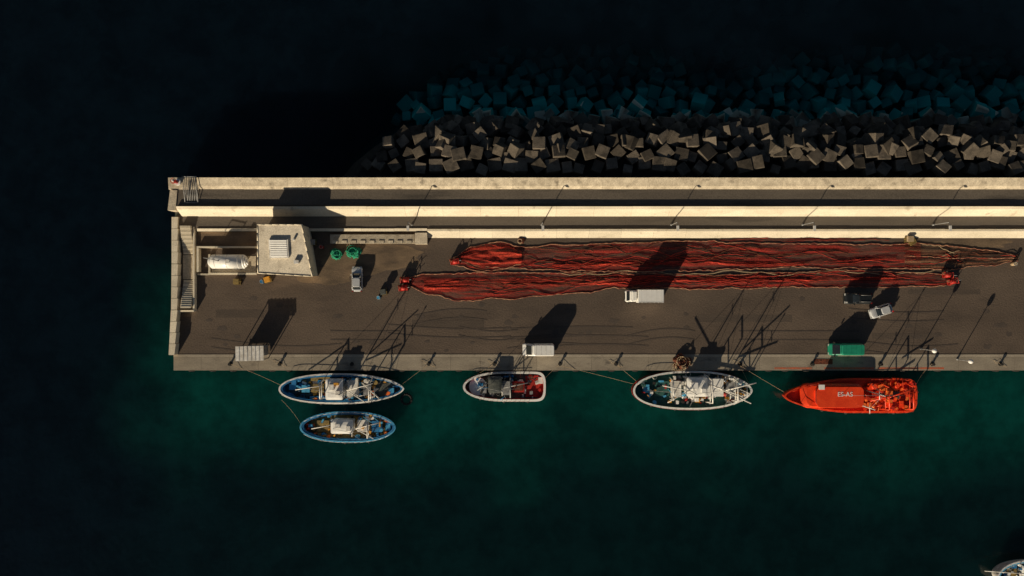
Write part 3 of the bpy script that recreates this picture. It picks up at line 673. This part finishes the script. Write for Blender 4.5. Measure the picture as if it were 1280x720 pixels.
# B
b=Boat('fishing_boat',375,494,515,554,'blue','bluelt','blue','wood',(2.2,.5),(2.4,.55),rot=math.radians(-.5),fb=1.5,cap=.26,cover='blue')
b.house(429,532,26,16,2.0); b.bx('roof_gear','dirtywhite',424,531,6,5,.4,b.dz+2.2); b.bx('roof_gear','dirtywhite',437,534,5,6,.3,b.dz+2.2)
b.bx('fish_hold_hatch','wood',402,534,15,14,.4); b.bx('engine_casing','dirtywhite',452,533,12,15,.8); b.bx('net_bin','blue',470,534,13,14,.5); b.bx('aft_locker','bluelt',484,534,6,10,.5)
b.mast(446,534,7.0,.11); b.gantry(463,534,24,4.6); b.boom((446,534,3.4),(478,524,4.8)); b.boom((446,534,3.2),(470,545,4.0)); b.boom((415,530,3.2),(390,536,2.3))
for q in ((381,540),(384,537),(382,532)): x,y=b.l(*q); b.o('marker_buoys','red').ball((x,y,b.dz+.4),.35)
b.clutter(386,490,520,549,['bluelt','orangehi','wood','amber','wood','blue','black'],75); b.clutter(445,485,522,546,['dirtywhite','whitep','amber','bluelt'],22,1.2); b.rail(-.45,.46); b.fenders((400,430,460)); b.o.done()
# C
b=Boat('fishing_boat',579,682,465,502,'dirtywhite','whitep','red','deckgrey',(2.1,.5),(14,.35),fb=1.7,cap=.34)
b.o('red_stripe','red').stack([(b.out(.975,.985),b.fb*.55),(b.out(1.04,1.01),b.fb*.68),(b.out(1.04,1.01),b.fb*.84)],capb=False,capt=False)
x,y=b.l(591,483); fo=rr(-b.L/2+1.0,-b.L/2+4.0,1.6,1.5); b.o('foredeck','whitep').stack([(fo,b.dz),(fo,b.dz+.5)])
b.house(619,480,15,18,2.2,'dirtywhite',roof='deckgrey'); b.bx('red_bin','red',648,484,15,13,.9); b.bx('red_bin_lid','netbrown',648,484,11,9,.08,b.dz+.9); b.bx('engine_casing','grey',633,485,11,17,1.3)
b.bx('stern_deck','red',668,484,22,26,.15); b.bx('winch','grey',604,485,8,14,.7); b.bx('stern_locker','dirtywhite',676,476,6,8,.6)
b.mast(628,485,6.2,.1); b.gantry(638,484,26,4.6,'grey'); b.boom((628,484,3.2),(660,476,4.5),.08,'grey'); b.boom((610,478,3.0),(596,488,2.2))
b.clutter(596,645,470,498,['black','grey','dirtywhite','black','deckgreen','blue'],60,1.0); b.clutter(645,680,470,498,['red','black','netbrown','grey','dirtywhite','red'],28,.6); b.rail(-.47,.3); b.fenders((600,630,660)); b.o.done()
# D
b=Boat('fishing_boat',791,940,464,512,'dirtywhite','whitep','deckgreen','deckgreen',(2.3,.48),(2.3,.6),fb=2.0,cap=.28)
b.o('red_stripe','red').stack([(b.out(.975,.985),b.fb*.62),(b.out(1.05,1.015),b.fb*.72),(b.out(1.05,1.015),b.fb*.86)],capb=False,capt=False)
b.house(868,482,24,22,2.4); b.bx('roof_gear','whitep',864,480,8,8,.5,b.dz+2.6); b.bx('radar_dome','whitep',875,486,5,5,.6,b.dz+2.6); b.bx('engine_casing','whitep',893,484,20,22,1.3); b.bx('fish_hold_hatch','deckgreen',828,486,18,18,.4)
b.bx('fore_cabin','dirtywhite',845,486,12,20,1.0); b.bx('bow_locker','bluelt',808,486,8,10,.5); b.bx('net_platform','grey',917,488,18,22,.4)
b.mast(858,486,8.6,.13); b.mast(900,486,9.6,.13); b.mast(926,487,6.6,.09,False); b.gantry(883,486,34,5.8); b.gantry(915,486,30,5.2); b.gantry(838,486,28,4.4)
b.boom((900,486,4.4),(934,474,6.5),.1); b.boom((900,486,4),(930,500,5.6),.1); b.boom((858,486,4.6),(822,478,6.0),.09); b.boom((880,478,3.2),(925,494,3.6),.13,'whitep'); b.boom((858,486,4),(830,500,4.8),.07)
b.clutter(800,935,470,506,['whitep','dirtywhite','grey','deckgreen','black','amber','bluelt','red'],110,1.0); b.clutter(850,930,468,506,['whitep','whitep','dirtywhite','grey'],55,1.7); b.rail(-.47,.47); b.fenders((815,845,875,905)); b.o.done()
# E rescue boat
b=Boat('rescue_boat',978,1146,473,516,'orange','orange','orangedk','orange',(1.55,.62),(16,.3),fb=1.9,sheerL=.9,cap=.3,bul=.45)
xa,_=b.l(1000,0); xb,_=b.l(1078,0)
cab=rr(xa,xb,2.1,1.3,6); cab2=rr(xa+.9,xb-.2,1.75,1.1,6); cab3=rr(xa+2.3,xb-.8,1.6,.8,6)
b.o('cabin','orange').stack([(cab,b.dz),(cab,b.dz+.8),(cab2,b.dz+1.1)]); b.o('wheelhouse','orange').stack([(cab3,b.dz+1.1),(cab3,b.dz+2.3)],capt=False)
b.o('wheelhouse_windows','glass').stack([(rr(xa+2.28,xb-.78,1.62,.8,6),b.dz+1.5),(rr(xa+2.28,xb-.78,1.62,.8,6),b.dz+2.0)],capb=False,capt=False)
b.o('wheelhouse_roof','orange').stack([(rr(xa+2.1,xb-.7,1.75,.8,6),b.dz+2.3),(rr(xa+2.1,xb-.7,1.75,.8,6),b.dz+2.4)])
b.bx('deck_hatch','whitep',1021,482,7,6,.12,b.dz+2.4)
cu=bpy.data.curves.new('lettering','FONT'); cu.body='ES-AS'; cu.size=1.1; cu.extrude=.01; cu.align_x='CENTER'; cu.align_y='CENTER'; cu.materials.append(M['whitep'])
t_=bpy.data.objects.new('lettering',cu); scene.collection.objects.link(t_); t_.parent=b.o.e; t_.location=(b.l(1050,0)[0],b.l(0,491)[1],b.dz+2.43)
b.bx('aft_deck','orangedk',1110,495,56,30,.15); b.bx('aft_locker','orange',1092,483,14,8,.8); b.bx('aft_locker2','orange',1120,506,18,7,.7); b.bx('stern_platform','red',1138,495,10,34,.3); b.bx('rescue_dinghy','deckgrey',1112,494,24,9,.6)
b.mast(1072,505,7.6,.12,False); b.mast(1082,488,8.2,.1,True); b.gantry(1100,495,34,5.0,'orange'); b.gantry(1132,495,34,4.4,'orange')
b.boom((1100,495,4.4),(1132,482,4.9),.1,'orange'); b.boom((1084,500,3),(1120,490,4),.12,'orange')
b.clutter(1078,1142,478,512,['orange','orangehi','orangedk','orangehi','orange','red'],120,1.2,.3,1.1); b.rail(-.44,.46,.7,'orange'); b.fenders((1030,1060,1090,1120)); b.o.done()
# F corner boat
b=Boat('fishing_boat',1246,1345,701,742,'dirtywhite','whitep','blue','deckgrey',(2.2,.5),(2.2,.6),fb=1.7,cover='bluelt')
b.house(1290,718,20,18,2.1); b.bx('fish_hold_hatch','wood',1268,716,12,12,.4); b.mast(1305,718,7,.1); b.gantry(1276,718,26,4.2); b.boom((1276,712,3.8),(1228,712,2.6)); b.clutter(1255,1340,704,733,['dirtywhite','red','grey','blue','bluelt','whitep'],60); b.rail(-.46,.46); b.o.done()
for (a,b2) in (((352,482),(288,455)),((503,480),(536,455)),((581,478),(618,455)),((792,480),(700,457)),((682,472),(700,455)),((938,482),(925,455)),((980,490),(925,457)),((1146,480),(1165,455)),((795,476),(770,455)),((376,530),(352,500))):
    rope(P(a[0],a[1],.1),P(b2[0],b2[1],.45),.5)
# ------------------------------------------------------------------ light, world, camera
el=math.radians(17); sd=Vector((-.5,-.866,0)).normalized()
sunv=Vector((sd.x*math.cos(el),sd.y*math.cos(el),math.sin(el)))
L_=bpy.data.lights.new('sun','SUN'); L_.energy=5.0; L_.angle=math.radians(.5); L_.color=(1,.85,.62)
so=bpy.data.objects.new('sun',L_); scene.collection.objects.link(so); so.rotation_euler=(-sunv).to_track_quat('-Z','Y').to_euler(); so.location=(-60,-80,60)
wd=bpy.data.worlds.new("World"); scene.world=wd; wd.use_nodes=True; nt=wd.node_tree
sk=nt.nodes.new('ShaderNodeTexSky'); sk.sky_type='NISHITA'; sk.sun_disc=False; sk.sun_elevation=el; sk.sun_rotation=math.radians(210)
nt.links.new(sk.outputs[0],nt.nodes['Background'].inputs[0]); nt.nodes['Background'].inputs[1].default_value=.032
cam=bpy.data.cameras.new('camera'); cam.sensor_width=36; cam.lens=36*D/(1280/S); cam.clip_end=6000; cam.clip_start=.5
co=bpy.data.objects.new('camera',cam); scene.collection.objects.link(co); co.location=(0,0,D); co.rotation_euler=(0,0,0); scene.camera=co
scene.view_settings.view_transform='Standard'; scene.view_settings.look='None'; scene.view_settings.exposure=0
